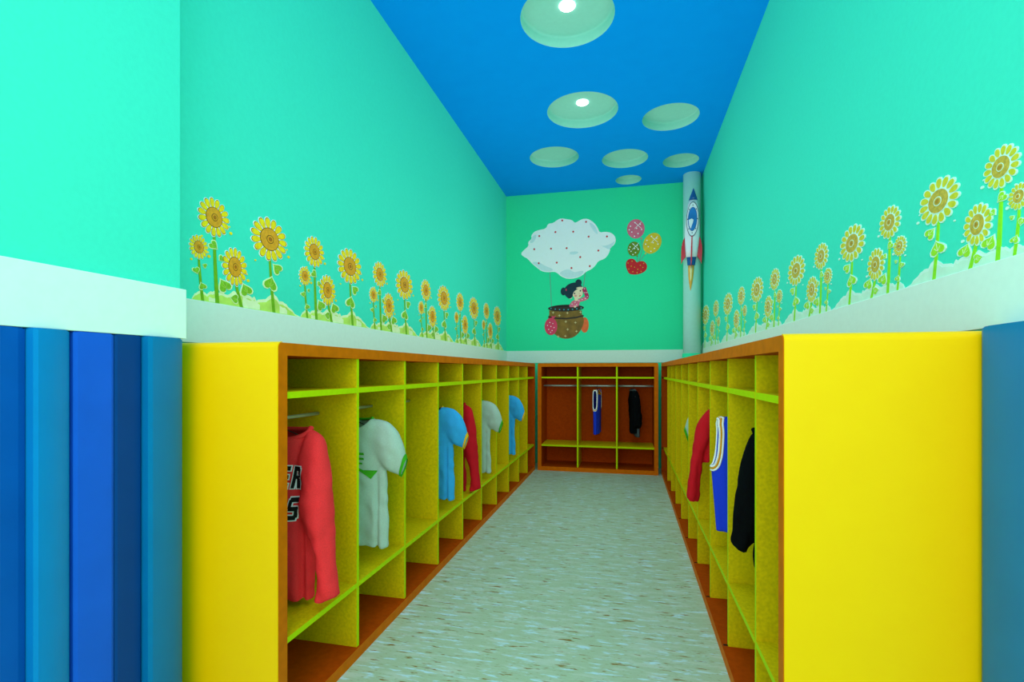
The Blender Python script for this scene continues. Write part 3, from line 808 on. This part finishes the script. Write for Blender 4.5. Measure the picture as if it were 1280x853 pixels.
def project(bm, host, off=.003):
    """lay flat print shapes (x, z) on the front of a garment mesh"""
    me = host.data
    tree = BVHTree.FromPolygons([v.co.copy() for v in me.vertices], [p.vertices[:] for p in me.polygons])
    for v in bm.verts:
        h = tree.ray_cast(Vector((v.co.x, -1, v.co.z)), Vector((0, 1, 0)))
        v.co.y = (h[0].y if h[0] else -.05)-off
    return bm
def printbm(polys):
    bm = bmesh.new()
    for p in polys:
        bm.faces.new([bm.verts.new((a, 0, b)) for a, b in p])
    bmesh.ops.triangulate(bm, faces=bm.faces)
    for _ in range(2):
        bmesh.ops.subdivide_edges(bm, edges=[e for e in bm.edges if e.calc_length() > .02], cuts=1)
        bmesh.ops.triangulate(bm, faces=bm.faces)
    return bm

def base_mesh(key, **kw):
    if key not in CACHE:
        bm, surf, ends = garment_bm(**{k: v for k, v in kw.items() if k != 'front'})
        vb = finish(voxel(bm), kw['length'], kw['depth'], kw['seed'], kw.get('front', .05), kw['half'])
        me = bpy.data.meshes.new(key); vb.to_mesh(me); vb.free()
        for p in me.polygons: p.use_smooth = True
        CACHE[key] = (me, surf, ends)
    return CACHE[key]
def cloth_obj(name, key, m, parent, **kw):
    me, surf, ends = base_mesh(key, **kw)
    me = me.copy(); me.materials.clear(); me.materials.append(m)
    o = bpy.data.objects.new(name, me); COL.objects.link(o); o.parent = parent
    return o, surf, ends

TEE = dict(length=.60, half=.195, depth=.05, seed=3, sleeve='short', flare=.0, folds=.004, front=.06)
LONG = dict(length=.65, half=.125, depth=.052, seed=8, sleeve='long', flare=.0, folds=.006)

def tee(label, hl, x, y, z, key, m, tr, rot=0, kw=TEE):
    t = thing('t_shirt', label, 't-shirt', (x, y, z), 'short sleeved t-shirts in the lockers'); t.rotation_euler = (0, 0, rot)
    o, surf, ends = cloth_obj('shirt_body', key, m, t, **kw)
    for e in ends: ring_trim([[p.copy() for p in r] for r in e], tr, t)
    collar(tr, t, .05, .06)
    if hl: hanger(hl, x, y, z, 1.02, rot)
    return t, o

RX = -1.283
# --- left cabinet, bay by bay
t = thing('jersey', 'red long sleeved jersey with black and white letters in the first left bay', 'jersey', (RX, 1.67, .99), 'long sleeved red tops')
o, surf, ends = cloth_obj('jersey_body', 'long_a', M['red_bright'], t, **LONG)
collar(M['red_bright'], t, .052, .045, .009)
def block(ch, x, z, w, h, sl=.22, grow=0):
    """blocky slanted athletic letters from bars, as (x, z) polygons"""
    g = grow; b = .3
    R = lambda x0, z0, x1, z1: [(x+w*x0-g+sl*(h*z0-g), z+h*z0-g), (x+w*x1+g+sl*(h*z0-g), z+h*z0-g), (x+w*x1+g+sl*(h*z1+g), z+h*z1+g), (x+w*x0-g+sl*(h*z1+g), z+h*z1+g)]
    if ch == 'E': return [R(0, 0, .34, 1), R(.3, 0, 1, .2), R(.3, .41, .9, .6), R(.3, .8, 1, 1)]
    if ch == 'R': return [R(0, 0, .34, 1), R(.3, .8, .88, 1), R(.66, .5, 1, .92), R(.3, .42, .88, .58), [(x+w*.4+sl*h*.45-g, z+h*.45+g), (x+w*.62-g, z-g), (x+w*1.02+g, z-g), (x+w*.82+sl*h*.45+g, z+h*.45+g)]]
    if ch == 'S': return [R(0, 0, .9, .2), R(.66, .1, 1, .56), R(.05, .4, .95, .6), R(0, .5, .34, .9), R(.1, .8, 1, 1)]
LET = [('E', .017, -.226, .036, .083), ('R', .066, -.226, .034, .083), ('S', .046, -.345, .036, .085)]
pw = link('letter_outline', project(printbm([p for l in LET for p in block(*l, grow=.0042)]), o, .003), M['inkwhite'], t, loc=(0, 0, 0))
for l in LET: link('letter', project(printbm(block(*l)), o, .0046), M['ink'], t, loc=(0, 0, 0))
hanger('wire hanger holding the red lettered jersey', RX, 1.67, .99, 1.02)

t, o = tee('pale grey t-shirt with green collar and a green wing print in the second left bay', 'wire hanger holding the grey t-shirt with the green print', RX, 2.14, .985, 'tee_a', M['grey'], M['trimgreen'])
for pr in ([(.0, -.158), (.098, -.163), (.100, -.174), (.0, -.170)], [(.0, -.181), (.098, -.186), (.100, -.196), (.0, -.193)], [(.0, -.204), (.092, -.208), (.094, -.216), (.0, -.214)],
           [(.035, -.212), (.095, -.243), (.156, -.247), (.128, -.285), (.075, -.245)]):
    link('print', project(printbm([pr]), o, .003), M['trimgreen'], t, loc=(0, 0, 0))
t, o = tee('blue t-shirt with yellow cuffs in the fourth left bay, nearer one of two', 'wire hanger holding the nearer blue t-shirt', RX, 3.055, .975, 'tee_a', M['blue'], M['trimyellow'])
ringp = []
for k in range(12):
    a, b = 2*PI*k/12, 2*PI*(k+1)/12
    ringp.append([(.03+.02*math.cos(a), -.2+.025*math.sin(a)), (.03+.02*math.cos(b), -.2+.025*math.sin(b)), (.03+.013*math.cos(b), -.2+.017*math.sin(b)), (.03+.013*math.cos(a), -.2+.017*math.sin(a))])
link('print', project(printbm(ringp), o, .003), M['ink'], t, loc=(0, 0, 0))
t = thing('sweatshirt', 'plain red long sleeved sweatshirt between the blue and grey t-shirts on the left', 'sweatshirt', (RX, 3.51, .965), 'long sleeved red tops')
cloth_obj('sweatshirt_body', 'long_a', M['red'], t, **LONG); collar(M['red'], t, .052, .045, .009)
hanger('wire hanger holding the plain red sweatshirt', RX, 3.51, .965, 1.02)
tee('pale grey t-shirt with green cuffs in the sixth left bay, behind the red sweatshirt', 'wire hanger holding the farther grey t-shirt', RX, 3.97, .965, 'tee_b', M['grey'], M['trimgreen'], kw=dict(TEE, seed=11))
tee('small looking blue t-shirt with yellow cuffs farthest along the left cabinet', 'wire hanger holding the farthest blue t-shirt', RX, 4.89, .965, 'tee_b', M['blue'], M['trimyellow'], kw=dict(TEE, seed=11))

# --- right cabinet
QX = .58
t = thing('coat', 'black long sleeved coat in the second bay of the right cabinet', 'coat', (QX, 2.03, .985), 'dark coats')
cloth_obj('coat_body', 'coat', M['black'], t, **dict(LONG, length=.52, half=.115, sleeve='coat', seed=21)); collar(M['black'], t, .052, .045, .009)
hanger('wire hanger holding the black coat on the right', QX, 2.03, .985, 1.02)
t = thing('jacket', 'red long sleeved jacket beyond the blue basketball vest on the right', 'jacket', (QX, 2.97, 1.0), 'long sleeved red tops')
cloth_obj('jacket_body', 'jacket', M['red'], t, **dict(LONG, length=.31, half=.165, sleeve='jacket', seed=31)); collar(M['red'], t, .052, .045, .009)
hanger('wire hanger holding the red jacket on the right', QX, 2.97, 1.0, 1.02)
tee('t-shirt with a green cuff just showing beyond the red jacket on the right', 'wire hanger holding the barely visible t-shirt on the right', .70, 3.87, .957, 'tee_b', M['grey'], M['trimgreen'], kw=dict(TEE, seed=11))

def vest(label, hl, x, y, z, rot=0, thin=1):
    t = thing('basketball_vest', label, 'basketball vest', (x, y, z), 'blue basketball vests'); t.rotation_euler = (0, 0, rot)
    surf = body_surf(.53, .205, .05*thin, 17, -.035, .005*thin, .15)
    HZ, HC, HP = .112, .120, .62                 # armhole: half height, centre below neck, half angle
    bm = bmesh.new(); n, m_ = 96, 60
    V = [[bm.verts.new(surf(2*PI*k/n, .53*i/m_)) for k in range(n)] for i in range(m_+1)]
    def hole(a, zz):
        a = (a+PI) % (2*PI)-PI
        for c in (0, PI):
            da = (a-c+PI) % (2*PI)-PI
            if abs(da/HP)**3.4+abs((zz-HC)/HZ)**3.4 < 1: return True
        return zz < .05*max(0, math.sin(-a))+.012 and abs(se(a)[0]) < .62
    for i in range(m_):
        for k in range(n):
            if not hole(2*PI*(k+.5)/n, .53*(i+.5)/m_):
                bm.faces.new((V[i][k], V[i][(k+1) % n], V[i+1][(k+1) % n], V[i+1][k]))
    bmesh.ops.delete(bm, geom=[v for v in bm.verts if not v.link_faces], context='VERTS')
    bmesh.ops.recalc_face_normals(bm, faces=bm.faces)
    bmesh.ops.solidify(bm, geom=bm.faces[:], thickness=.003)
    put('vest_body', fixn(bm), M['royal'], t)
    for c in (0, PI):
        for g, mk in ((.0, 'trimwhite'), (.0085, 'trimgold'), (.017, 'trimwhite')):
            bm = bmesh.new(); pts = []
            for k in range(44):
                a = 2*PI*k/44
                ca, sa = se(a, 3.4); aa = c+(HP+g*9)*ca; zz = min(max(HC+(HZ+g)*sa, .003), .5)
                p = surf(aa, zz); p.y *= 1.03; p.x *= 1.01; pts.append(p)
            tube(bm, pts, .0048, 8, closed=True)
            put('armhole_trim', bm, M[mk], t)
    bm = bmesh.new()
    tube(bm, [(.112*math.cos(2*PI*k/28), .04*math.sin(2*PI*k/28), -.008-.05*max(0, -math.sin(2*PI*k/28))) for k in range(28)], .006, 8, closed=True)
    put('collar', bm, M['trimgold'], t)
    hanger(hl, x, y, z, 1.02, rot)
vest('blue basketball vest with white and gold armhole trim in the right cabinet', 'wire hanger holding the blue vest on the right', QX, 2.5, .985)
# --- back cabinet: seen edge on
vest('blue basketball vest hung edge on in the middle bay of the back cabinet', 'wire hanger holding the vest in the back cabinet', -.355, 6.155, .975, PI/2-.1, .7)
t = thing('coat', 'black coat hung edge on in the right bay of the back cabinet', 'coat', (.075, 6.155, .985), 'dark coats'); t.rotation_euler = (0, 0, PI/2+.12)
cloth_obj('coat_body', 'coat_b', M['black'], t, **dict(LONG, length=.52, half=.13, depth=.05, sleeve='coat', seed=41)); collar(M['greyd'], t, .052, .045, .009)
bm = bmesh.new(); sf = body_surf(.56, .15, .03, 9, 0, .004)
loft(bm, [[sf(2*PI*k/40, .3+.26*i/12)+Vector((0, -.035, 0)) for k in range(40)] for i in range(13)])
o = put('lining', fixn(bm), M['greyd'], t); o['label'] = 'dark grey lower hem'
hanger('wire hanger holding the black coat in the back cabinet', .075, 6.155, .985, 1.02, PI/2+.12)

# ------------------------------------------------------------------ light
w = bpy.data.worlds.new('room_daylight'); S.world = w; w.use_nodes = True
bg = w.node_tree.nodes['Background']; bg.inputs['Color'].default_value = (.90, .98, 1.0, 1); bg.inputs['Strength'].default_value = .5
w.light_settings.ao_factor = .53; w.light_settings.distance = 2.1
S.cycles.use_fast_gi = True; S.cycles.fast_gi_method = 'ADD'
def area(name, loc, rot, sx, sy, power, col):
    l = bpy.data.lights.new(name, 'AREA'); l.shape = 'RECTANGLE'; l.size = sx; l.size_y = sy; l.energy = power; l.color = col
    o = bpy.data.objects.new(name, l); COL.objects.link(o); o.location = loc; o.rotation_euler = rot
    return o
area('ceiling_lamp', (-.2, -.4, 3.3), (math.radians(28), 0, 0), 1.6, 1.2, 30, (1, 1, 1))
area('window_light', (-.3, -3.2, 1.9), (math.radians(90), 0, 0), 3.6, 2.6, 82, (.95, .88, 1))
for x, y, r, lit, lab in RECESS[:2]:
    l = bpy.data.lights.new('downlight', 'SPOT'); l.energy = 9; l.spot_size = math.radians(120); l.spot_blend = .8; l.shadow_soft_size = .05; l.color = (1, 1, .92)
    o = bpy.data.objects.new('downlight', l); COL.objects.link(o); o.location = (x, y, ZC+DEP-.03)

# ------------------------------------------------------------------ camera
cd = bpy.data.cameras.new('camera'); cam = bpy.data.objects.new('camera', cd); COL.objects.link(cam)
cam.location = (0, 0, 1.2); cam.rotation_euler = (math.radians(90), 0, math.radians(12.97))
cd.sensor_width = 36; cd.lens = 36*625/1280; cd.shift_y = 37.5/1280; cd.clip_start = .02
S.camera = cam
S.view_settings.view_transform = 'Standard'; S.view_settings.look = 'None'
S.view_settings.exposure = 0; S.view_settings.gamma = 1; S.view_settings.use_curve_mapping = False
